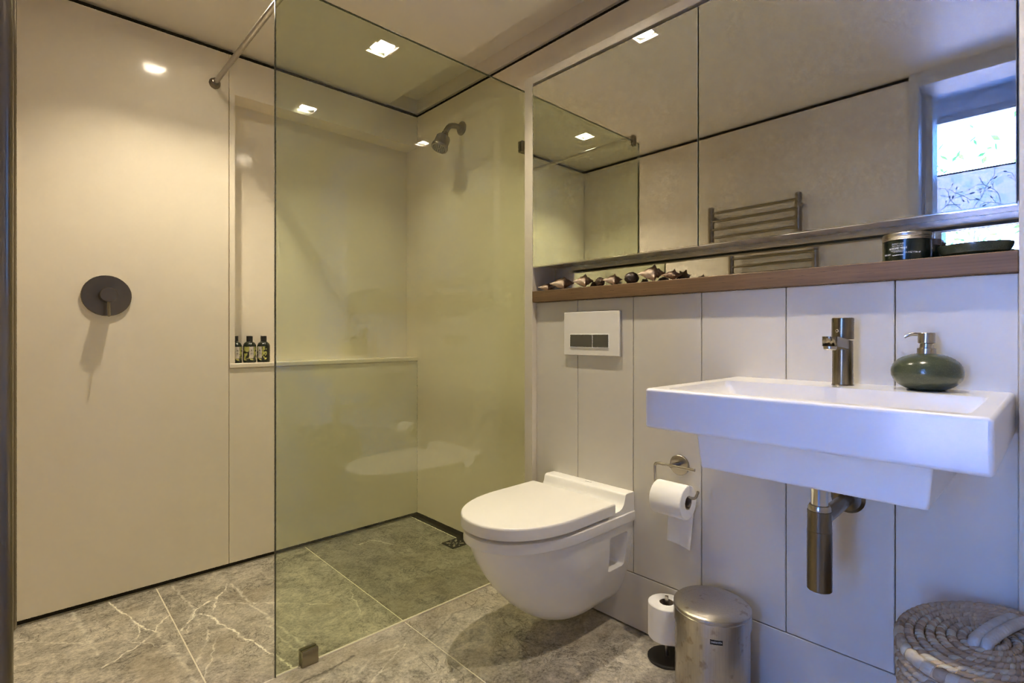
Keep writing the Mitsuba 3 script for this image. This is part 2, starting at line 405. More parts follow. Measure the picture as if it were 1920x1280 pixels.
for k, (x, y) in enumerate(LAMPS):
    lab = ['square recessed downlight seen through the glass screen, over the shower', 'square recessed downlight near the front of the shower, mirrored in the valve wall',
           'square recessed downlight above the toilet, seen in the left mirror door', 'square recessed downlight above the wash basin'][k]
    d = thing('downlight', lab, 'ceiling light', 'square downlights in the ceiling')
    h, w = 0.056, hs
    part(d, 'housing', cat(box(x - w - .002, x - w, y - w - .002, y + w + .002, ZC, ZC + h), box(x + w, x + w + .002, y - w - .002, y + w + .002, ZC, ZC + h),
                           box(x - w, x + w, y - w - .002, y - w, ZC, ZC + h), box(x - w, x + w, y + w, y + w + .002, ZC, ZC + h), box(x - w - .002, x + w + .002, y - w - .002, y + w + .002, ZC + h, ZC + h + .002)), M_REFL, False)
    rim = Polygon([(x - w - .003, y - w - .003), (x + w + .003, y - w - .003), (x + w + .003, y + w + .003), (x - w - .003, y + w + .003)], [[(x - w + .001, y - w + .001), (x + w - .001, y - w + .001), (x + w - .001, y + w - .001), (x - w + .001, y + w - .001)]])
    part(d, 'trim', prism(rim, 0.0015, None, ZC - 0.0015), M_CEIL, False)
    disc = lathe([(0.017, 0), (0, 0)], (x, y, ZC + h - 0.004), (0, 0, 1), 32)
    if disc.face_normals[0][2] > 0: disc.invert()
    bowl_ = lathe([(0.017, h - 0.004), (0.028, 0.036), (0.040, 0.010)], (x, y, ZC), (0, 0, 1), 40)
    if bowl_.face_normals[:, 2].mean() > 0: bowl_.invert()
    part(d, 'reflector', bowl_, M_REFL, False, emitter={'type': 'area', 'radiance': rgb([GLOW * (0.42 if k == 0 else 1.0) * c for c in LAMP_RGB])})
    part(d, 'lamp', disc, M_REFL, False, emitter={'type': 'area', 'radiance': rgb([LAMP * (0.42 if k == 0 else 1.0) * c for c in LAMP_RGB])})

# ------------------------------------------------------------------ the doorway and the bright room beyond (seen in the mirrors)
DR = struct('door_1', 'full height doorway with grey painted frame, seen in the mirror')
part(DR, 'jamb', box(1.873, 1.909, YL - 0.16, YL + 0.012, 0.0, ZC - 0.001, 0.002), M_FRAME)
part(DR, 'jamb', box(2.62, 2.66, YL - 0.16, YL + 0.012, 0.0, ZC - 0.001, 0.002), M_FRAME)
part(DR, 'head', box(1.909, 2.62, YL - 0.16, YL + 0.012, 2.07, ZC - 0.001, 0.002), M_FRAME)
part(DR, 'inner_jamb', box(1.909, 1.935, -1.90, YL - 0.16, 0.0, 2.20, 0.002), M_FRAME)
WA = struct('wall_far', 'white walls of the bright room beyond the doorway')
YW = -2.9                          # wall with the far window
wx0, wx1, wz0, wz1 = 1.715, 2.30, 0.20, 2.345
part(WA, 'panel', cat(box(0.6, wx0, YW - 0.10, YW, 0, 2.5), box(wx1, 3.6, YW - 0.10, YW, 0, 2.5), box(wx0, wx1, YW - 0.10, YW, 0, wz0), box(wx0, wx1, YW - 0.10, YW, wz1, 2.5)), M_ROOM, False)
part(WA, 'panel', box(0.6, 0.7, YW, -1.70, 0, 2.5), M_ROOM, False)
part(WA, 'panel', box(3.5, 3.6, YW, -1.70, 0, 2.5), M_ROOM, False)
part(WA, 'panel', cat(box(0.6, 1.905, -1.79, -1.705, 0, 2.5), box(2.63, 3.6, -1.79, -1.705, 0, 2.5), box(1.905, 2.63, -1.79, -1.705, 2.14, 2.5)), M_ROOM, False)
CE2 = struct('ceiling_far', 'white ceiling of the room beyond')
scene[CE2] = mikit.ply(box(0.6, 3.6, YW - 0.1, -1.70, 2.44, 2.50), M_ROOM)
FL2 = struct('floor_far', 'pale floor of the room beyond')
scene[FL2] = mikit.ply(box(0.6, 3.6, YW, -1.76, -0.06, -0.002), M_PLANK)
RF = struct('light_shield', 'unseen outer shell added round the rooms to keep stray daylight out')  # unseen shell, added to stop sun and sky leaking in
scene[RF] = mikit.ply(cat(box(-0.3, 3.9, YW - 0.15, 0.4, 2.5, 2.6), box(-0.3, XE + 1.0, 0.17, 0.3, -0.1, 2.6), box(-0.3, -0.15, YW, 0.3, -0.1, 2.6), box(3.62, 3.8, YW, 0.3, -0.1, 2.6), box(-0.3, 0.59, -1.80, -1.70, -0.1, 2.6)), M_DARKWALL)
WN = struct('window_1', 'window of the room beyond, with a floral half curtain')
f0, f1, fw = YW - 0.07, YW - 0.02, 0.034
part(WN, 'frame', cat(box(wx0, wx0 + fw, f0, f1, wz0, wz1), box(wx1 - fw, wx1, f0, f1, wz0, wz1), box(wx0 + fw, wx1 - fw, f0, f1, wz0, wz0 + .05), box(wx0 + fw, wx1 - fw, f0, f1, wz1 - .045, wz1)), M_FRAME, False)
pv = np.array([[wx0 + fw, YW - .05, wz0 + .05], [wx1 - fw, YW - .05, wz0 + .05], [wx1 - fw, YW - .05, wz1 - .045], [wx0 + fw, YW - .05, wz1 - .045]])
part(WN, 'pane', trimesh.Trimesh(pv, [[0, 1, 2], [0, 2, 3]], process=False), M_PANE, False)

r2 = random.Random(5)
BR, LF = [], []
for (x0, z0, ang, ln) in [(1.77, 1.715, 75, .19), (1.86, 1.87, -35, .14), (1.93, 1.72, 120, .18), (1.98, 1.73, 62, .20), (2.10, 1.75, 100, .17), (2.17, 1.74, 80, .17), (2.14, 1.71, 150, .14), (2.28, 1.72, 95, .19), (2.33, 1.72, 120, .16), (1.81, 1.74, 20, .12)]:
    p, a = np.array([x0, z0]), math.radians(ang)
    for k in range(6):
        q = p + np.array([math.cos(a), math.sin(a)]) * ln / 6
        BR.append((p[0], p[1], q[0], q[1], 0.0016))
        if k > 0:
            s = 1 if k % 2 else -1
            b = a + s * r2.uniform(.5, .9); e = q + np.array([math.cos(b), math.sin(b)]) * r2.uniform(.025, .05)
            BR.append((q[0], q[1], e[0], e[1], 0.0011)); LF.append((e[0], e[1], b, r2.uniform(.006, .013), r2.random()))
        p = q; a += r2.uniform(-.25, .4)
BR = [tuple(float(v) for v in q) for q in BR]; LF = [tuple(float(v) for v in q) for q in LF]
SOFT = [(r2.uniform(1.74, 2.34), r2.uniform(1.70, 1.94), r2.uniform(.02, .045)) for _ in range(18)]
def floral(p, n, uv):
    x, z = mi.Float(p.x), mi.Float(p.z)
    ink, dark, soft = mi.Float(0), mi.Float(0), mi.Float(0)
    for ax, az, bx, bz, w in BR:
        ux, uz = bx - ax, bz - az
        t = dr.clip(((x - ax) * ux + (z - az) * uz) / (ux * ux + uz * uz), 0, 1)
        ink = dr.maximum(ink, 1 - smoothstep(w * .7, w * 1.5, dr.sqrt(dr.square(x - ax - ux * t) + dr.square(z - az - uz * t))))
    for cx, cz, a, s, q in LF:
        u = ((x - cx) * math.cos(a) + (z - cz) * math.sin(a)) / s; v = (-(x - cx) * math.sin(a) + (z - cz) * math.cos(a)) / (s * .42)
        d = dr.sqrt(u * u + v * v)
        dark = dr.maximum(dark, (1 - smoothstep(.85, 1.05, d)) if q > .55 else (smoothstep(.7, .85, d) - smoothstep(1.0, 1.15, d)))
    for cx, cz, s in SOFT:
        soft = dr.maximum(soft, 1 - smoothstep(.4, 1.0, dr.sqrt(dr.square(x - cx) + dr.square(z - cz)) / s))
    c = mix((0.40, 0.31, 0.25), (0.26, 0.27, 0.20), soft * .7)
    return mix(c, (0.03, 0.04, 0.05), dr.maximum(ink * .8, dark))
M_BLIND = mat('floral_cloth', {'type': 'principledthin', 'base_color': proc(floral), 'roughness': 0.9, 'diff_trans': 1.1, 'spec_trans': 0.0})
bl = thing('window_curtain', 'pale floral half curtain on a dark rod across the far window, seen in the mirror', 'curtain')
nx, nz = 40, 20
gx, gz = np.meshgrid(np.linspace(1.722, 2.352, nx), np.linspace(1.695, 1.957, nz), indexing='ij')
gy = YW + 0.022 + 0.005 * np.sin(gx * 75) + 0.002 * np.sin(gx * 31 + gz * 9)
V = np.stack([gx, gy, gz], -1).reshape(-1, 3)
F = [[i * nz + j, (i + 1) * nz + j, (i + 1) * nz + j + 1, i * nz + j + 1] for i in range(nx - 1) for j in range(nz - 1)]
part(bl, 'fabric', trimesh.Trimesh(V, np.array([q for f in F for q in ([f[0], f[1], f[2]], [f[0], f[2], f[3]])]), process=False), M_BLIND, True)
part(bl, 'rod', rod((1.70, YW + .022, 1.960), (2.372, YW + .022, 1.960), .0045), M_BLACK)
part(bl, 'bracket', rod((1.707, YW, 1.960), (1.707, YW + .022, 1.960), .004), M_BLACK)
part(bl, 'bracket', rod((2.365, YW, 1.960), (2.365, YW + .022, 1.960), .004), M_BLACK)

# the garden outside the window
M_LEAF = mat('leaf', {'type': 'principledthin', 'base_color': rgb((0.12, 0.24, 0.05)), 'roughness': 0.6, 'diff_trans': 0.8, 'spec_trans': 0.0})
M_BARK = mat('bark', matte((0.20, 0.16, 0.12), 0.9))
M_PAVE = mat('paving', matte((0.66, 0.65, 0.62), 0.9))
GR = struct('ground', 'pale paved garden outside the far window')
scene[GR] = mikit.ply(box(-8, 12, -20, YW - 0.16, -0.2, -0.1), M_PAVE)
def garden_tree(x, y, h, label, n, seed):
    r = np.random.default_rng(seed)
    k = thing('garden_tree', label, 'tree')
    limbs = [tube(curve([(x, y, -.11), (x + .05, y, h * .35), (x - .03, y + .02, h * .7), (x + .02, y, h)], 5), np.linspace(.05, .012, 16), 8)]
    for i in range(7):
        a, z = r.uniform(0, 2 * PI), h * r.uniform(.35, .8); l = r.uniform(.5, .9)
        limbs.append(tube(curve([(x, y, z), (x + math.cos(a) * l * .5, y + math.sin(a) * l * .5, z + l * .3), (x + math.cos(a) * l, y + math.sin(a) * l, z + l * .75)], 4), np.linspace(.02, .006, 9), 6))
    part(k, 'trunk', cat(*limbs), M_BARK)
    c = np.stack([r.normal(0, .55, n), r.normal(0, .55, n), r.normal(0, .42, n)], 1) + [x, y, h * .85]
    u = r.normal(size=(n, 3)); u /= np.linalg.norm(u, axis=1, keepdims=True)
    w = np.cross(u, r.normal(size=(n, 3))); w /= np.linalg.norm(w, axis=1, keepdims=True)
    s = r.uniform(.03, .06, (n, 1))
    V = np.stack([c - u * s, c + w * s * .45, c + u * s, c - w * s * .45], 1).reshape(-1, 3)
    i4 = np.arange(n)[:, None] * 4
    part(k, 'foliage', trimesh.Trimesh(V, np.vstack([i4 + [0, 1, 2], i4 + [0, 2, 3]]), process=False), M_LEAF, False, kind='stuff')
garden_tree(1.70, -6.4, 2.7, 'small leafy garden tree outside the far window, nearer the house', 420, 3)
garden_tree(3.9, -10.5, 2.6, 'small leafy garden tree outside the far window, farther off to the right', 420, 4)

# ------------------------------------------------------------------ shower: screen, rod, valve, head, drain, bottles
gs = thing('shower_screen', 'tall clear frameless glass shower screen standing beside the toilet', 'glass screen')
y0, y1, zt = -1.008, -0.002, 1.955
pv = np.array([[XG, y0, 0.004], [XG, y1, 0.004], [XG, y1, zt], [XG, y0, zt]])
part(gs, 'pane', trimesh.Trimesh(pv, [[0, 1, 2], [0, 2, 3]], process=False), M_GLASS, False)
part(gs, 'edge', cat(box(XG - .004, XG + .004, y0 - .0022, y0, 0.002, zt), box(XG - .004, XG + .004, y0, y1, zt, zt + .0018)), M_EDGE, False, label='dark polished edge of the glass')
part(gs, 'sealant', box(XG - .004, XG + .004, -0.885, -0.03, 0.0, 0.0045), M_GROUT, False)
part(gs, 'sealant', box(XG - .004, XG + .004, y0, -0.945, 0.0, 0.0045), M_GROUT, False)
part(gs, 'floor_clamp', cat(box(XG + .0015, XG + .014, -0.939, -0.891, 0.0, 0.046, .0015), box(XG - .014, XG - .0015, -0.939, -0.891, 0.0, 0.046, .0015)), M_DARKCHROME, label='square chrome clamp at the foot of the glass')
part(gs, 'wall_clamp', cat(box(XG + .0015, XG + .013, -0.052, -0.0005, 1.704, 1.749, .0015), box(XG - .013, XG - .0015, -0.052, -0.0005, 1.704, 1.749, .0015)), M_DARKCHROME, label='square steel clamp on the wall')

rd = thing('support_rod', 'slim steel rod from the valve wall to the top of the glass screen', 'rod')
part(rd, 'bar', rod((0.004, -0.960, 1.975), (0.846, -0.960, 1.975), 0.0095, .001), M_STEEL)
part(rd, 'flange', lathe([(0, 0), (.021, 0), (.021, .005), (.017, .010), (.0150, .012), (.0150, .026), (.0105, .028), (0, .028)], (0, -0.960, 1.975), (1, 0, 0)), M_BRONZE, label='dark steel wall flange')
part(rd, 'clamp', cat(box(XG - .010, XG - .0015, -0.974, -0.946, 1.930, 1.982, .002), box(XG + .0015, XG + .010, -0.974, -0.946, 1.930, 1.982, .002), box(XG - .010, XG + .010, -0.974, -0.946, 1.966, 1.984, .002)), M_BRONZE)

vl = thing('shower_valve', 'round dark steel shower mixer on the cream valve wall', 'shower valve')
vc = np.array([0.0, -1.3055, 1.100])
part(vl, 'plate', lathe([(0, 0), (.071, 0), (.0725, .001), (.0725, .0095), (.071, .011), (0, .011)], vc, (1, 0, 0), 72), M_BRONZE)
part(vl, 'knob', lathe([(.0245, .011), (.0245, .074), (.0235, .075), (0, .075)], vc, (1, 0, 0)), M_BRONZE)
part(vl, 'lever', tube(fillet([vc + (0.066, 0, -.022), vc + (0.072, 0, -.045), vc + (0.083, 0, -.075)], .012), .0042, 12), M_BRONZE)

sh = thing('wall_shower', 'chrome shower head on a short bent arm, behind the glass', 'shower head')
part(sh, 'rose', lathe([(0, 0), (.033, 0), (.033, .004), (.026, .011), (.014, .014), (0, .014)], (0.386, 0, 1.944), (0, -1, 0)), M_DARKCHROME)
part(sh, 'arm', tube(curve([(0.386, -.005, 1.944), (0.386, -.04, 1.9455), (0.386, -.072, 1.935), (0.386, -.092, 1.908), (0.386, -.100, 1.890)], 8), .0125, 16), M_DARKCHROME)
hd = np.array([0, -.40, -.92]); hd /= np.linalg.norm(hd); ho = np.array([0.386, -.098, 1.895])
part(sh, 'collar', lathe([(0, 0), (.0155, 0), (.0155, .010), (.013, .012), (.016, .016), (0, .018)], ho, hd), M_BRONZE)
hb = part(sh, 'head', lathe([(0, .014), (.016, .014), (.030, .022), (.033, .028), (.034, .062), (.0385, .070), (.0395, .080), (.037, .086), (0, .086)], ho, hd), M_DARKCHROME)
u_, v_, _ = frame(hd)
nozzles = [cyl(ho + hd * .085 + (u_ * math.cos(a) + v_ * math.sin(a)) * r, hd, .0018, .004, 0, 8) for r, n in ((.010, 6), (.019, 12), (.028, 18)) for a in np.linspace(0, 2 * PI, n, endpoint=False)]
k_ = f'{hb}__nozzle_ring'; scene[k_] = mikit.ply(cat(*nozzles), M_BLACK); labels[k_] = {'label': 'small dark nozzles', 'kind': 'stuff'}

dg = thing('floor_drain', 'small square steel floor drain with punched pattern, in the shower corner', 'drain')
dq = sbox(-.045, -.045, .045, .045)
holes = [shapely.Point(.010 * math.cos(a), .010 * math.sin(a)).buffer(.003, 4) for a in np.linspace(0, 2 * PI, 6, endpoint=False)]
for a in (45, 135, 225, 315):
    e = shapely.affinity.rotate(shapely.affinity.translate(shapely.Point(0, 0).buffer(1, 8), 0, 0), 0)
    e = shapely.affinity.scale(e, .012, .0055); e = shapely.affinity.translate(e, .030, 0)
    holes.append(shapely.affinity.rotate(e, a, origin=(0, 0)))
holes += [shapely.Point(x, y).buffer(.0035, 4) for x, y in ((.032, 0), (-.032, 0), (0, .032), (0, -.032))]
DM = axes((1, 0, 0), (0, 1, 0), (0, 0, 1), (0.432, -0.076, 0.0))
part(dg, 'plate', prism(dq, .0022, DM, -.0006), M_BLACK, False, label='dark square plate')
part(dg, 'rosette', cat(*[prism(h_, .0010, DM, .0014) for h_ in holes]), M_CHROME, False, label='bright petals and dots')

M_BOTTLE = mat('bottle', plastic((0.010, 0.016, 0.009), 0.04, 1.52))
def bottle_label(p, n, uv):
    u, v = uv.x, uv.y                      # u in metres around, v in metres up
    c = mix((0.80, 0.74, 0.66), (0.80, 0.74, 0.66), 0.0)
    side = smoothstep(0.0085, 0.0090, dr.abs(u - 0.003))
    leaf = smoothstep(0.50, 0.54, noise(u * 190 + 3, v * 150, 2.0))
    motif = mix((0.55, 0.55, 0.16), (0.022, 0.022, 0.014), leaf)
    c = mix(c, motif, side)
    low = (1 - smoothstep(0.0085, 0.0095, v))
    c = mix(c, mix((0.60, 0.58, 0.18), (0.022, 0.022, 0.014), smoothstep(.52, .56, noise(u * 150, v * 220, 8.0))), low)
    for y, h, w in ((0.0385, 0.0008, 0.0055), (0.0325, 0.0008, 0.0042), (0.0275, 0.0014, 0.0045), (0.022, 0.0006, 0.0065), (0.0065, 0.0012, 0.0045)):
        c = mix(c, (0.10, 0.09, 0.08), (1 - smoothstep(h * .8, h * 1.2, dr.abs(v - y))) * (1 - smoothstep(w * .95, w * 1.05, dr.abs(u - 0.003))) * 0.85)
    for s in (-1, 1):
        c = mix(c, (0.10, 0.10, 0.08), 1 - smoothstep(0.0010, 0.0014, dr.abs(dr.sqrt(dr.square((u - 0.003) - s * 0.0014) + dr.square((v - 0.0425) * 0.8)) - 0.0004)))
    return c
M_LABEL = mat('bottle_label', plastic(proc(bottle_label), 0.25))
def bottle(x, y, ang, label):
    k = thing('bottle', label, 'bottle', 'dark bottles in the shower niche')
    z = 0.842
    part(k, 'body', lathe([(0, 0), (.0235, 0), (.0255, .002), (.0255, .070), (.0245, .076), (.020, .084), (.0125, .089), (.0115, .090), (0, .090)], (x, y, z), (0, 0, 1), 40), M_BOTTLE, 35)
    part(k, 'cap', lathe([(.0115, .0895), (.0122, .091), (.0122, .112), (.0112, .1135), (0, .1135)], (x, y, z), (0, 0, 1), 32), M_BLACK, 35)
    n, R = 28, .0258; a = np.linspace(-1.25, 1.25, n); V, UV = [], []
    for h in (.010, .068):
        for q in a:
            V.append((x + R * math.cos(q + ang), y + R * math.sin(q + ang), z + h)); UV.append((q * R, h - .010))
    F = [f for i in range(n - 1) for f in ([i, i + 1, n + i + 1], [i, n + i + 1, n + i])]
    part(k, 'paper_label', trimesh.Trimesh(np.array(V), np.array(F), process=False), M_LABEL, True, uv=np.array(UV), label='cream printed label with dark leaf pattern')
bottle(-.052, -0.8700, -.02, 'dark green bottle leftmost in the niche, half behind the frame edge')
bottle(-.050, -0.8135, -.10, 'dark green bottle with full cream label, middle of the niche row')
bottle(-.048, -0.7570, -1.05, 'dark green bottle with label turned aside, nearest the glass edge')

# ------------------------------------------------------------------ towel radiator on the opposite wall
tr = thing('towel_radiator', 'steel ladder towel radiator on the opposite wall, seen in the mirror', 'towel radiator')
YT, xa, xb, zlo, zhi = -1.548, 0.970, 1.430, 0.394, 1.685
for x in (xa, xb):
    part(tr, 'upright', rod((x, YT, zlo), (x, YT, zhi), .0165, .003, 28), M_RAIL)
for i in range(27):
    z = 1.651 - i * .0466
    part(tr, 'rung', rod((xa, YT + .004, z), (xb, YT + .004, z), .0075, 0, 14), M_RAIL)
for x in (xa, xb):
    for z in (1.628, 0.45):
        part(tr, 'bracket', rod((x, YL + .0002, z), (x, YT, z), .011, 0, 18), M_RAIL)

# ------------------------------------------------------------------ mirror cabinet, niche mirror, oak shelf
mc = thing('mirror_cabinet', 'wide mirror fronted wall cabinet above the basin and toilet', 'mirror cabinet')
ZM0, ZM1, YM = 1.219, 1.911, -0.101
part(mc, 'carcass', box(0.9520, 2.2905, -0.082, 0.05, 1.2265, 1.924), M_PAINT, False)
for a, b in ((0.9575, 1.6265), (1.6290, 2.2892)):
    d = part(mc, 'door', box(a, b, YM + .0012, YM + .018, ZM0, ZM1), M_EDGE, False)
    e = .0022
    k_ = f'{d}__mirror'
    scene[k_] = mikit.ply(box(a + e * .3, b - e * .3, YM, YM + .0012, ZM0 + e * .3, ZM1 - e * .3, .0009), M_MIRROR, False)
    labels[k_] = {'label': 'mirror glass of the door'}
    scene[f'{d}__edge_strip'] = mikit.ply(box(a + .001, b - .001, YM + .0002, YM + .006, ZM0 - .0022, ZM0 + .0004, .0006), M_CHROME, False)
nm = thing('mirror_strip', 'low mirror strip lining the open niche behind the oak shelf', 'mirror')
scene[nm] = mikit.ply(box(0.9520, 2.2915, 0.030, 0.040, 1.1275, 1.2260), M_MIRROR, False)
sf = single('oak_shelf', box(0.9520, 2.2913, -0.099, 0.040, 1.0850, 1.1272, .0015), M_OAK, 'long thick oak shelf below the mirror doors', 'shelf', smooth=False)

# ------------------------------------------------------------------ flush plate
fp = thing('flush_plate', 'white glass flush plate with two grey buttons above the toilet', 'flush plate')
part(fp, 'plate', box(1.1043, 1.3451, YP - .014, YP - .003, 0.8888, 1.0412, .0012), M_PLATE)
part(fp, 'rim', box(1.1043 + .003, 1.3451 + .0008, YP - .0105, YP, 0.8888 - .0008, 1.0412 + .0008, .001), M_CHROME, label='thin chrome edge')
part(fp, 'button_frame', box(1.1335, 1.3045, YP - .0152, YP - .0138, 0.9155, 0.9640, .0005), M_WHITE)
part(fp, 'button', box(1.1362, 1.2332, YP - .018, YP - .0145, 0.9185, 0.9612, .0012), M_GREY, label='wide grey button')
part(fp, 'button', box(1.2372, 1.3020, YP - .018, YP - .0145, 0.9185, 0.9612, .0012), M_GREY, label='narrow grey button')

# ------------------------------------------------------------------ toilet
TX, TB = 1.218, YP
def dsec(w, sf, z, s0=0.0, n=44, p=2.15):
    """A D-shaped section: flat against the wall at depth s0, half width w, reaching out to sf."""
    st = max(sf - 1.62 * w, s0 + .4 * (sf - s0))
    a = np.linspace(-PI / 2, PI / 2, n)
    c, s = np.cos(a), np.sin(a)
    ys = st + (sf - st) * np.sign(c) * np.abs(c) ** (2 / p); xs = w * np.sign(s) * np.abs(s) ** (2 / p)
    P = [(x, y) for x, y in zip(xs, ys)]
    P += [(w, st + (s0 - st) * k) for k in (.25, .5, .75)] + [(w * (1 - 2 * k), s0) for k in (0, .25, .5, .75, 1)] + [(-w, s0 + (st - s0) * k) for k in (.25, .5, .75)]
    return np.array([(TX + x, TB - y, z) for x, y in P])
to = thing('toilet', 'white wall hung toilet with closed lid', 'toilet')
levels = [(.3900, .1760, .522), (.3870, .1790, .528), (.361, .1790, .529), (.357, .1765, .524), (.354, .1715, .514), (.351, .1700, .511), (.330, .1685, .504), (.290, .1655, .487), (.240, .158, .455), (.190, .147, .416),
          (.145, .132, .372), (.110, .115, .330), (.085, .098, .292), (.068, .078, .255), (.058, .055, .220), (.054, .030, .185)]
bowl = man(loft([dsec(w, sf_, z, -.004) for z, w, sf_ in levels[::-1]]))
for s in (-1, 1):
    xo = TX + s * .172
    pk = m3.Manifold.batch_hull([m3.Manifold.sphere(.010, 16).translate([X, TB - Y, Z]) for X in (TX + s * .105, TX + s * .22) for Y, Z in ((.036, .318), (.112, .318), (.102, .222), (.036, .222))])
    bowl = bowl - pk
prof = Polygon([(-.004, .375), (-.004, .447), (.0, .450), (.040, .4505), (.046, .449), (.050, .444), (.054, .428), (.060, .416), (.070, .408), (.084, .404), (.135, .4025), (.138, .390), (.138, .375)])
MR = axes((0, -1, 0), (0, 0, 1), (-1, 0, 0), (TX + .1755, TB, 0))
ridge = prism(prof, .351, MR)
part(to, 'bowl', bowl, M_CERAMIC, 38)
part(to, 'rear_ledge', ridge, M_CERAMIC, 50)
def lid_sec(w, sf_, z, back): return dsec(w, sf_, z, back, p=2.2)
lid = loft([lid_sec(.174, .528, .3990, .112), lid_sec(.1785, .533, .4010, .108), lid_sec(.1790, .534, .428, .107), lid_sec(.1775, .532, .4335, .108), lid_sec(.174, .528, .4365, .112)])
part(to, 'lid', lid, M_SEAT, 40, label='closed flat white lid')
part(to, 'seat', loft([lid_sec(.148, .492, .389, .128), lid_sec(.148, .492, .3995, .128)]), M_SEAT, 40, label='seat ring under the lid')
tx_ = meshkit.text_mesh('DURAVIT', .0042, .0003)
tx_.apply_transform(axes((1, 0, 0), (0, 1, 0), (0, 0, 1), (TX - .010, TB - .022, .4504)))
part(to, 'lettering', tx_, M_GREY, False)

# ------------------------------------------------------------------ paper holder, rolls
ph = thing('paper_holder', 'steel toilet paper holder on the boarded wall below the basin edge', 'paper holder')
pc = np.array([1.5565, YP, 0.567])
part(ph, 'rose', lathe([(0, 0), (.029, 0), (.0305, .001), (.0305, .008), (.029, .0095), (0, .0095)], pc, (0, -1, 0)), M_STEEL)
part(ph, 'stem', rod(pc + (0, -.008, .004), pc + (0, -.055, .006), .0068), M_STEEL)
yb = YP - .052; zr, zt_ = 0.487, 0.573
part(ph, 'arm', tube(fillet([(1.630, yb, zt_), (1.501, yb, zt_), (1.501, yb, zr + .004), (1.632, yb, zr + .004), (1.640, yb, zr + .027)], .012), .0042, 14), M_STEEL)
def roll_mesh(o, d, r, ri, h):
    return lathe([(ri, 0), (r - .002, 0), (r, .002), (r, h - .002), (r - .002, h), (ri, h), (ri, 0)], o, d, 56)
rl = thing('toilet_roll', 'white toilet roll hanging on the wall holder with a loose end', 'toilet roll')
zc_ = zr + .004 - .0155
part(rl, 'paper', roll_mesh((1.5105, yb, zc_), (1, 0, 0), .049, .0200, .100), M_PAPER)
part(rl, 'core', lathe([(.0195, 0), (.0180, 0), (.0180, .099), (.0195, .099), (.0195, 0)], (1.511, yb, zc_), (1, 0, 0), 40), M_CARD)
nz = 14; V = []
for i in range(nz):
    t = i / (nz - 1)
    for sx in (0, .25, .5, .75, 1):
        x = 1.519 + sx * (.086 - .012 * t) + .004 * t
        yy = yb + .0485 - .004 * math.sin(t * 2.2) - .012 * t * t + .006 * math.sin(sx * 3.0) * t
        V.append((x, yy, zc_ - t * (.140 + .012 * sx)))
F = [f for i in range(nz - 1) for j in range(4) for q in [i * 5 + j] for f in ([q, q + 1, q + 6], [q, q + 6, q + 5])]
sheet = trimesh.Trimesh(np.array(V), np.array(F), process=False)
back = sheet.copy(); back.vertices = back.vertices + [0, .0006, 0]; back.invert()
part(rl, 'loose_sheet', cat(sheet, back), M_PAPER, 40)
ss = thing('roll_stand', 'dark round floor stand for spare rolls, half behind the pedal bin', 'roll stand')
sc = (1.545, -0.133)
part(ss, 'base', lathe([(0, 0), (.054, 0), (.055, .002), (.055, .006), (.052, .009), (0, .010)], (*sc, 0.0), (0, 0, 1)), M_BLACK)
part(ss, 'post', rod((*sc, .008), (*sc, .186), .0055, .001), M_STEEL)
part(ss, 'collar', cyl((*sc, .062), (0, 0, 1), .014, .006, .001), M_STEEL)
sr = thing('toilet_roll', 'spare white toilet roll upright on the floor stand', 'toilet roll')
part(sr, 'paper', roll_mesh((*sc, .068), (0, 0, 1), .0535, .021, .100), M_PAPER)
part(sr, 'core', lathe([(.021, 0), (.0195, 0), (.0195, .099), (.021, .099), (.021, 0)], (*sc, .0685), (0, 0, 1), 40), M_CARD)

# ------------------------------------------------------------------ pedal bin
pb = thing('pedal_bin', 'small brushed steel pedal bin with domed lid, on the floor', 'bin')
bo = (1.712, -0.192, 0.0)
part(pb, 'base', lathe([(0, 0), (.093, 0), (.094, .002), (.094, .014), (0, .014)], bo, (0, 0, 1), 64), M_BLACK)
part(pb, 'body', lathe([(.0930, .014), (.0935, .016), (.0935, .203), (.0915, .205), (0, .205)], bo, (0, 0, 1), 72), M_BIN)
part(pb, 'lid', lathe([(.090, .204), (.0968, .2045), (.0975, .206), (.0975, .238), (.0960, .2395), (.0960, .2425), (.0975, .244), (.0970, .247), (.092, .2515), (.075, .2570), (.045, .2610), (.015, .2625), (0, .2626)], bo, (0, 0, 1), 72), M_BIN, 25)
part(pb, 'hinge', box(1.700, 1.745, -.100, -.088, .195, .240, .003), M_BLACK)
th = math.radians(302)
def on_cyl(mesh, o, R, th0):
    """Bends a mesh lying in (x, y) with relief along z round an upright cylinder of radius R, its x = 0 at the angle th0."""
    v = mesh.vertices.copy(); a = th0 + v[:, 0] / R; r = R + v[:, 2]
    m = mesh.copy(); m.vertices = np.stack([o[0] + r * np.cos(a), o[1] + r * np.sin(a), o[2] + v[:, 1]], 1)
    return m
tab = trimesh.creation.box(bounds=[[-.0145, 0, -.001], [.0145, .0125, .0022]]).subdivide().subdivide()
tb_ = part(pb, 'name_tab', on_cyl(tab, (bo[0], bo[1], .192), .0937, th), M_BLACK, False, label='small black tab with white lettering')
tx_ = meshkit.text_mesh('brabantia', .0042, .0003); tx_.apply_translation([-tx_.bounds[:, 0].mean(), .0045, .0022])
scene[f'{tb_}__lettering'] = mikit.ply(on_cyl(tx_, (bo[0], bo[1], .192), .0937, th), M_WHITE)
part(pb, 'pedal', box(1.735, 1.775, -.310, -.275, .010, .016, .002), M_BLACK)

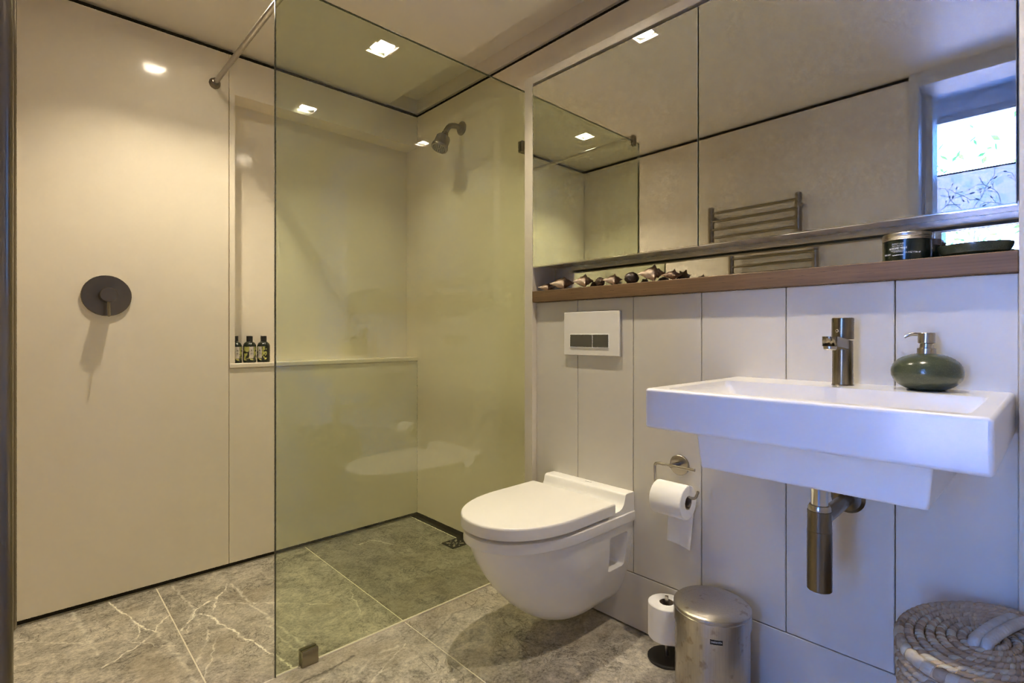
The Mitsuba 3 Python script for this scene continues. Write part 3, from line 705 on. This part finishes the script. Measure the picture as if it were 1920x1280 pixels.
# ------------------------------------------------------------------ basin, tap, soap dispenser, trap
bs = thing('wash_basin', 'white rectangular wall hung wash basin', 'basin')
bx0, bx1, byf, bz0, bz1 = 1.7235, 2.2855, -0.533, 0.7580, 0.8440
sl = rbox(bx0, bx1, byf, YP + .02, bz0, bz1, .0075, 24)
sl = sl.trim_by_plane([0, -1, 0], -(YP + .004))
s6 = m3.Manifold.sphere(.006, 16)
low = m3.Manifold.batch_hull([s6.translate(p) for p in [(1.795, -.404, .667), (2.190, -.404, .667), (1.786, -.416, .775), (2.200, -.416, .775), (1.795, -.06, .667), (2.190, -.06, .667), (1.786, -.06, .775), (2.200, -.06, .775)]]).trim_by_plane([0, -1, 0], -(YP + .004))
s12 = m3.Manifold.sphere(.012, 24)
inn = m3.Manifold.batch_hull([s12.translate(p) for p in [(1.775, -.230, .90), (2.246, -.230, .90), (1.775, -.496, .90), (2.246, -.496, .90), (1.775, -.230, .835), (2.246, -.230, .835), (1.775, -.496, .835), (2.246, -.496, .835),
                                                       (1.845, -.236, .748), (2.165, -.236, .748), (1.845, -.390, .742), (2.165, -.390, .742), (1.80, -.465, .79), (2.21, -.465, .79)]])
part(bs, 'body', (sl + low) - inn, M_CERAMIC, 30)
part(bs, 'overflow', cat(lathe([(.0115, 0), (.0115, .003), (.0085, .003), (.0085, 0), (.0115, 0)], (1.9995, -.2165, .812), (0, -1, .12), 32), cyl((1.9995, -.2165, .812), (0, -1, .12), .0088, .001)), M_BRONZE, label='dark round overflow hole')
part(bs, 'drain_plug', lathe([(0, 0), (.030, 0), (.030, .003), (.026, .006), (0, .007)], (2.0, -.30, .7305), (0, 0, 1)), M_CHROME)

tp = thing('basin_tap', 'dark steel mixer tap standing on the back of the basin', 'tap')
tc = np.array([2.001, -.140, bz1 - .0006])
part(tp, 'body', lathe([(0, 0), (.0225, 0), (.0225, .001), (.0212, .003), (.0208, .040), (.0208, .104), (0, .104)], tc, (0, 0, 1)), M_BRONZE)
part(tp, 'spout', m3.Manifold.batch_hull([m3.Manifold.cylinder(.021, .0165, .0165, 40).translate([tc[0], tc[1], tc[2] + .083]), m3.Manifold.cylinder(.021, .0150, .0150, 40).translate([tc[0] - .002, tc[1] - .088, tc[2] + .092])]), M_BRONZE, 40)
part(tp, 'aerator', lathe([(.0130, .004), (.0130, -.006), (.0105, -.009), (0, -.0085)], (tc[0] - .002, tc[1] - .088, tc[2] + .092), (0, 0, 1)), M_STEEL)
hdl = man(lathe([(0, .1065), (.0215, .1065), (.0222, .1075), (.0222, .1545), (.021, .156), (0, .156)], tc, (0, 0, 1), 56)) - man(box(tc[0] - .0165, tc[0] - .0145, tc[1] - .03, tc[1] + .03, tc[2] + .143, tc[2] + .17))
lv = part(tp, 'lever', hdl, M_BRONZE, 40)
pd = np.array([-.25, -.97, 0]); pd /= np.linalg.norm(pd)
scene[f'{lv}__marker'] = mikit.ply(cyl(tc + pd * .0205 + (0, 0, .126), pd, .0036, .0030, .0006), M_CHROME)
scene[f'{lv}__marker_dot'] = mikit.ply(cyl(tc + pd * .0232 + (0, 0, .126), pd, .0017, .0006), M_BLACK)

sd = thing('soap_dispenser', 'dark green glazed soap dispenser standing right of the basin tap', 'soap dispenser')
dc = np.array([2.1545, -.142, bz1 - .0006])
pr = [(0, 0), (.030, 0), (.034, .0015)]
for a in np.linspace(-66, 78, 26):
    q = math.radians(a); pr.append((max(.0611 * abs(math.cos(q)) ** .82, .013), .0385 + .0395 * math.sin(q)))
pr += [(.0135, .079), (0, .079)]
part(sd, 'body', lathe(pr, dc, (0, 0, 1), 72), M_GLAZE, 50)
pu = part(sd, 'pump', lathe([(0, .077), (.0160, .077), (.0160, .0885), (.0125, .0890), (.0118, .092), (.0118, .0985), (.0146, .100), (.0146, .120), (.0138, .1212), (0, .1212)], dc, (0, 0, 1)), M_STEEL, 25)
scene[f'{pu}__spout'] = mikit.ply(tube(curve([dc + (-.008, -.002, .1165), dc + (-.020, -.005, .1185), dc + (-.029, -.008, .1165), dc + (-.036, -.010, .1115)], 6), np.linspace(.0044, .0026, 19), 12), M_STEEL)

bt = thing('bottle_trap', 'steel bottle trap under the wash basin', 'trap')
qx, qy = 1.9990, -.300
part(bt, 'tailpipe', lathe([(.0160, .595), (.0160, .664), (0, .664)], (qx, qy, 0), (0, 0, 1)), M_CHROME)
part(bt, 'nut', lathe([(.0205, .586), (.0215, .590), (.0215, .597), (.0195, .602), (.016, .603)], (qx, qy, 0), (0, 0, 1)), M_STEEL)
part(bt, 'cup', lathe([(0, .424), (.0225, .424), (.0235, .425), (.0235, .548), (.0228, .549), (.0228, .590), (.0215, .591), (0, .591)], (qx, qy, 0), (0, 0, 1), 56), M_BRONZE)
part(bt, 'wall_pipe', rod((qx, qy + .015, .568), (qx - .003, YP, .568), .0155), M_BRONZE)
part(bt, 'wall_rose', lathe([(0, 0), (.036, 0), (.036, .003), (.029, .009), (.016, .011), (0, .011)], (qx - .003, YP, .568), (0, -1, 0)), M_BRONZE)

# ------------------------------------------------------------------ things on the oak shelf: shells, jars, dish
ZS = 1.1272
def shell_skin(dark, pale, f):
    def fn(p, n, uv):
        a = fbm(p.x * 55, p.y * 55, p.z * 55, 3); b = noise(p.x * 210, p.y * 210, p.z * 210)
        return mix(dark, pale, smoothstep(.42, .78, a * .75 + b * .25) * f)
    return fn
M_SHELL = [mat('shell_brown', plastic(proc(shell_skin((0.20, 0.115, 0.060), (0.60, 0.44, 0.28), 0.9)), 0.25)),
           mat('shell_dark', plastic(proc(shell_skin((0.03, 0.02, 0.016), (0.22, 0.14, 0.09), 0.7)), 0.12))]
M_LIP = mat('shell_lip', plastic((0.86, 0.70, 0.53), 0.15))
def shell(x, y, L, rot, roll, label, kind=0, knob=.30, fat=.30, lip=True):
    n, m = 60, 44
    if kind == 0: ctrl = [(0, .02), (.08, .05), (.2, .12), (.34, .22), (.50, .29), (.60, .30), (.66, .26), (.69, .20), (.75, .19), (.79, .14), (.85, .12), (.89, .075), (.95, .05), (1, .004)]
    else: ctrl = [(0, .03), (.05, .16), (.15, .27), (.32, .36), (.5, .38), (.66, .34), (.72, .27), (.78, .26), (.86, .18), (.90, .15), (.97, .07), (1, .004)]
    cx, cr = np.array(ctrl).T
    u = np.linspace(0, 1, n); ph = np.linspace(0, 2 * PI, m, endpoint=False)
    U, PH = np.meshgrid(u, ph, indexing='ij')
    us = np.clip(U + .035 * (PH / PI - 1) * np.sin(U * PI), 0, 1)
    R = np.interp(us, cx, cr) * fat / .30
    R = R * (1 + knob * np.maximum(0, np.cos(7 * PH)) ** 2 * np.exp(-((us - .60) / .055) ** 2) + .5 * knob * np.maximum(0, np.cos(8 * PH + 1)) ** 2 * np.exp(-((us - .77) / .04) ** 2))
    P = np.stack([U - .5, R * np.cos(PH), R * np.sin(PH)], -1)
    P = P + (meshkit.fbm(P * 14 + x * 31, 3)[..., None] - .5) * .03 * np.sin(U * PI)[..., None]
    V = P.reshape(-1, 3) * L
    F = [f for i in range(n - 1) for k in range(m) for q in [(k + 1) % m] for f in ([i * m + k, i * m + q, (i + 1) * m + q], [i * m + k, (i + 1) * m + q, (i + 1) * m + k])]
    F = np.array(F); fc = (V / L)[F].mean(1); fu = fc[:, 0] + .5
    pale = (fu < .20) | ((fu < .60) & (fc[:, 1] < -.35 * np.interp(fu, cx, cr) * fat / .30) & (fc[:, 2] < .45 * np.interp(fu, cx, cr) * fat / .30))
    parts = [trimesh.Trimesh(V, F[~pale] if lip else F, process=False)]
    if lip: parts.append(trimesh.Trimesh(V.copy(), F[pale], process=False))
    M = trimesh.transformations.rotation_matrix(math.radians(rot), [0, 0, 1]) @ trimesh.transformations.rotation_matrix(math.radians(roll), [1, 0, 0])
    for q in parts: q.apply_transform(M)
    z0 = min(q.vertices[:, 2].min() for q in parts)
    for q in parts: q.apply_translation([x, y, ZS - z0 - .0004])
    k = thing('shell', label, 'seashell', 'seashells in a row on the oak shelf')
    part(k, 'whorls', parts[0], M_SHELL[kind], 40)
    if lip: part(k, 'lip', parts[1], M_LIP, 40, label='smooth cream lip')
shell(1.000, -.068, .066, 34, 5, 'pointed brown shell first from the left end of the shelf', 0, .2, .20)
shell(1.078, -.068, .092, 30, 0, 'long brown whelk with cream spout, second from the left', 0, .25, .225)
shell(1.178, -.068, .072, 36, 0, 'peaked brown shell with white tip, third from the left', 0, .35, .28)
shell(1.252, -.068, .056, -50, 0, 'rounded dark shell, fourth from the left', 1, .0, .23, False)
shell(1.304, -.068, .066, 34, 5, 'small knobbly shell with cream mouth, fifth from the left', 0, .4, .235)
shell(1.382, -.068, .062, 80, 0, 'tall rounded black shell, sixth from the left', 1, .0, .25, False)
shell(1.454, -.068, .084, 30, 5, 'largest spiked shell with cream lip, seventh from the left', 0, .5, .25)
shell(1.525, -.068, .064, 40, 90, 'low spiky dark brown shell, rightmost of the row', 0, .5, .20, False)

M_JAR = mat('jar', plastic((0.006, 0.012, 0.007), 0.03, 1.52))
M_TIN = mat('jar_lid', metal((0.70, 0.66, 0.60), 0.30))
jr = thing('cream_jar', 'dark green cream jar with silver lid and white lettering, on the shelf', 'jar')
jo = (2.106, -.050, ZS); JR = .0455
jb = part(jr, 'body', lathe([(0, 0), (.0440, 0), (JR, .0015), (JR, .0455), (.043, .047), (0, .047)], jo, (0, 0, 1), 64), M_JAR)
part(jr, 'lid', lathe([(.043, .0462), (.0462, .0465), (.0465, .0475), (.0455, .049), (.0465, .051), (.0450, .053), (.0462, .0555), (.0455, .061), (.0445, .0625), (0, .0635)], jo, (0, 0, 1), 64), M_TIN, 25)
front = math.radians(-92)
def jar_text(s, h, x, z, bold=False):
    t = meshkit.text_mesh(s, h, .0002, bold); t.apply_translation([x - t.bounds[:, 0].mean(), z, .00005])
    return on_cyl(t.subdivide() if len(t.faces) < 400 else t, jo, JR, front)
lines_ = [jar_text('THE BODY SHOP', .0022, -.008, .0362), jar_text('BODY YOGURT', .0022, -.008, .0315), jar_text('ALMOND MILK', .0036, -.008, .0255, True), jar_text('FOR SENSITIVE, DRY SKIN', .0015, -.008, .0215),
          jar_text('SOOTHING CREAM', .0015, -.008, .0185), jar_text('400 ml e', .0030, -.031, .0135), jar_text('13.5 OZ (384 g)', .0028, .020, .0150)]
bar = trimesh.creation.box(bounds=[[-.019, .0115, 0], [.003, .0125, .0003]]).subdivide().subdivide().subdivide()
lines_.append(on_cyl(bar, jo, JR, front))
k_ = f'{jb}__lettering'; scene[k_] = mikit.ply(cat(*lines_), M_WHITE); labels[k_] = {'label': 'white lettering on the jar'}
j2 = thing('small_jar', 'small dark jar half hidden behind the cream jar', 'jar')
jo2 = (2.140, -.006, ZS)
part(j2, 'body', lathe([(0, 0), (.0200, 0), (.021, .001), (.021, .036), (0, .037)], jo2, (0, 0, 1)), M_JAR)
part(j2, 'lid', lathe([(.0205, .0365), (.0215, .037), (.0215, .050), (.0205, .051), (0, .051)], jo2, (0, 0, 1)), M_CARD)
dish = lathe([(0, .002), (.046, .002), (.055, .006), (.0605, .017), (.0615, .024), (.0600, .0245), (.0575, .018), (.051, .009), (.045, .0065), (0, .006)], (0, 0, 0), (0, 0, 1), 64)
foot = lathe([(0, 0), (.045, 0), (.046, .0025), (0, .0025)], (0, 0, 0), (0, 0, 1), 64)
dish = cat(dish, foot); dish.apply_scale([1.0, .78, 1.0]); dish.apply_translation([2.2225, -.052, ZS])
single('soap_dish', dish, M_GLAZE, 'shallow oval green glazed soap dish at the right end of the shelf', 'soap dish', smooth=35)

# ------------------------------------------------------------------ coiled palm leaf basket with lid
def leaf_bsdf(c):
    def fn(p, n, uv):
        s = noise(p.x * 160, p.y * 160, p.z * 160); q = fbm(p.x * 34, p.y * 34, p.z * 34, 2)
        return mix(mix([v * .70 for v in c], [min(v * 1.18, .9) for v in c], q), [v * .62 for v in c], .35 * smoothstep(.6, .9, s))
    return plastic(proc(fn), 0.38)
STRAW = [mat(f'straw_{i}', leaf_bsdf(c)) for i, c in enumerate([(.76, .62, .45), (.66, .52, .36), (.82, .70, .54), (.55, .42, .28), (.86, .77, .62)])]
M_CORE = mat('coil_core', matte((0.55, 0.42, 0.27), 0.9))
M_HANDLE = mat('pale_leaf', leaf_bsdf((.88, .83, .72)))
KC, KA, KB, KR = np.array([2.262, -.276]), .1195, .178, -.25      # centre, half axes and turn of the oval lid
_t = np.linspace(0, 2 * PI, 721)
_E = np.stack([KA * np.cos(_t), KB * np.sin(_t)], 1) @ np.array([[math.cos(KR), math.sin(KR)], [-math.sin(KR), math.cos(KR)]])
_S = np.concatenate([[0], np.cumsum(np.linalg.norm(np.diff(_E, axis=0), axis=1))]); PER = _S[-1]
def oval(u):
    """The oval's own vector at the fraction u of its length."""
    u = np.asarray(u) % 1.0
    return np.stack([np.interp(u * PER, _S, _E[:, 0]), np.interp(u * PER, _S, _E[:, 1])], -1)
def coil_core(k, z, rz, dk, rh=None):
    n = max(24, int(k * PER / .012)); E = oval(np.arange(n) / n); L = np.linalg.norm(E, axis=1); a = np.linspace(0, 2 * PI, 10, endpoint=False)
    V = np.concatenate([np.column_stack([KC + E[i] * k + np.cos(a)[:, None] * E[i] / L[i] * ((rh or L[i] * dk / 2) * .96), z + np.sin(a) * rz * .96]) for i in range(n)])
    F = [f for i in range(n) for q in range(10) for j in [(q + 1) % 10] for I in [(i + 1) % n] for f in ([i * 10 + q, i * 10 + j, I * 10 + j], [i * 10 + q, I * 10 + j, I * 10 + q])]
    return trimesh.Trimesh(V, np.array(F), process=False)
def stitch(k, z, rz, dk, u, w, lo, hi, slant, rh=None):
    """One leaf strip wrapped over the coil at the fraction u: from angle lo to hi (degrees, 0 = outward, 90 = up)."""
    V = []; pw = w / (k * PER)
    for t in np.linspace(0, 1, 7):
        a = math.radians(lo + (hi - lo) * t)
        for q, b in ((-.5, .96), (-.18, 1.12), (.18, 1.12), (.5, .96)):
            e = oval(u + (q * (1.0 - .34 * (2 * t - 1) ** 2) + slant * (t - .5)) * pw); l = float(np.linalg.norm(e))
            rr = b * (1.03 if 0 < t < 1 else .88)
            V.append((*(KC + e * k + e / l * math.cos(a) * rr * (rh or l * dk / 2)), z + math.sin(a) * rr * rz))
    F = [f for i in range(6) for q in range(3) for j in [i * 4 + q] for f in ([j, j + 1, j + 5], [j, j + 5, j + 4])]
    return trimesh.Trimesh(np.array(V), np.array(F), process=False)
ba = thing('lidded_basket', 'large oval coiled palm leaf basket with lid and pale handle, on the floor', 'basket')
ZK = 0.412
NR = 8; DK = .93 / NR
rings = [((i + .5) * DK, ZK + .0004 * (NR - i), .0078, DK) for i in range(NR)]
rim = (.970, ZK - .003, .0110, DK, .0095)
lid_p = part(ba, 'lid', cat(*[coil_core(*q) for q in rings], coil_core(*rim)), M_CORE)
side = [(.972 - .003 * i - .0007 * i * i, ZK - .0225 - .0150 * i, .0080, DK, .0085) for i in range(9)]
low_rows = [(side[-1][0] - .012 * (i + 1), side[-1][1] - .0150 * (i + 1), .0080, DK, .0085) for i in range(16)]
body_p = part(ba, 'body', cat(*[coil_core(*q) for q in side + low_rows]), M_CORE)
cells = []
def row(holder, q, w, lo, hi, slant):
    k, z, rz, dk = q[:4]; rh = q[4] if len(q) > 4 else None
    n = max(8, int(round(k * PER / w)))
    for i in range(n):
        u = (i + rng.uniform(-.12, .12)) / n
        P = np.array([*(KC + oval(u) * k), z])
        cells.append((float(np.linalg.norm(P - CAM)) + (0.0 if holder == 'lid' else .10), holder, stitch(k, z, rz, dk, u, w * rng.uniform(.98, 1.12), lo, hi, slant * rng.uniform(.8, 1.3), rh), rng.choice(STRAW)))
for i, q in enumerate(rings): row('lid', q, .0088 if i < 5 else .0104, 16, 166, .9)
row('lid', rim, .0165, -60, 150, .3)
for i, q in enumerate(side): row('body', q, .0112, -58, 62, 1.1)
cells.sort(key=lambda c: c[0])
count = {'lid': 0, 'body': 0}; rest = {'lid': [], 'body': []}
for d, holder, mesh, mt in cells:
    p_ = lid_p if holder == 'lid' else body_p
    if count[holder] < 290:
        count[holder] += 1
        scene[key_free(f'{p_}__stitch')] = mikit.ply(mesh, mt, smooth=50)
    else: rest[holder].append((mesh, mt))
for holder in rest:
    if rest[holder]:
        k_ = f'{lid_p if holder == "lid" else body_p}__stitch_rows'
        scene[k_] = mikit.ply(cat(*[m for m, _ in rest[holder]]), STRAW[0], smooth=50); labels[k_] = {'kind': 'stuff'}
ha = part(ba, 'handle', cat(*[tube(curve([(2.243 + dx, -.322 + dx * .2, ZK + .004), (2.247 + dx, -.308 + dx * .2, ZK + .018), (2.266 + dx, -.240, ZK + .022), (2.286 + dx, -.175, ZK + .018), (2.291 + dx, -.160, ZK + .004)], 8), .0085, 14) for dx in (0, .0165)]), M_HANDLE, 40, label='pale wrapped leaf handle')
def wrap(path, r, w):
    """Leaf strips wound round the handle's two strands, as one set of raised bands."""
    out = []
    P = curve(path, 8); L = np.concatenate([[0], np.cumsum(np.linalg.norm(np.diff(P, axis=0), axis=1))])
    for s0 in np.arange(.012, L[-1] - .012, w):
        q = [np.array([np.interp(s0 + d, L, P[:, c]) for c in range(3)]) for d in (0, w * .3, w * .62, w * .92)]
        out.append(tube(q, [r * .99, r * 1.07, r * 1.07, r * .99], 12, False))
    return cat(*out)
part(ba, 'handle_wrap', cat(*[wrap([(2.243 + dx, -.322 + dx * .2, ZK + .004), (2.247 + dx, -.308 + dx * .2, ZK + .018), (2.266 + dx, -.240, ZK + .022), (2.286 + dx, -.175, ZK + .018), (2.291 + dx, -.160, ZK + .004)], .0085, .0095) for dx in (0, .0165)]), M_HANDLE, 50, kind='stuff')
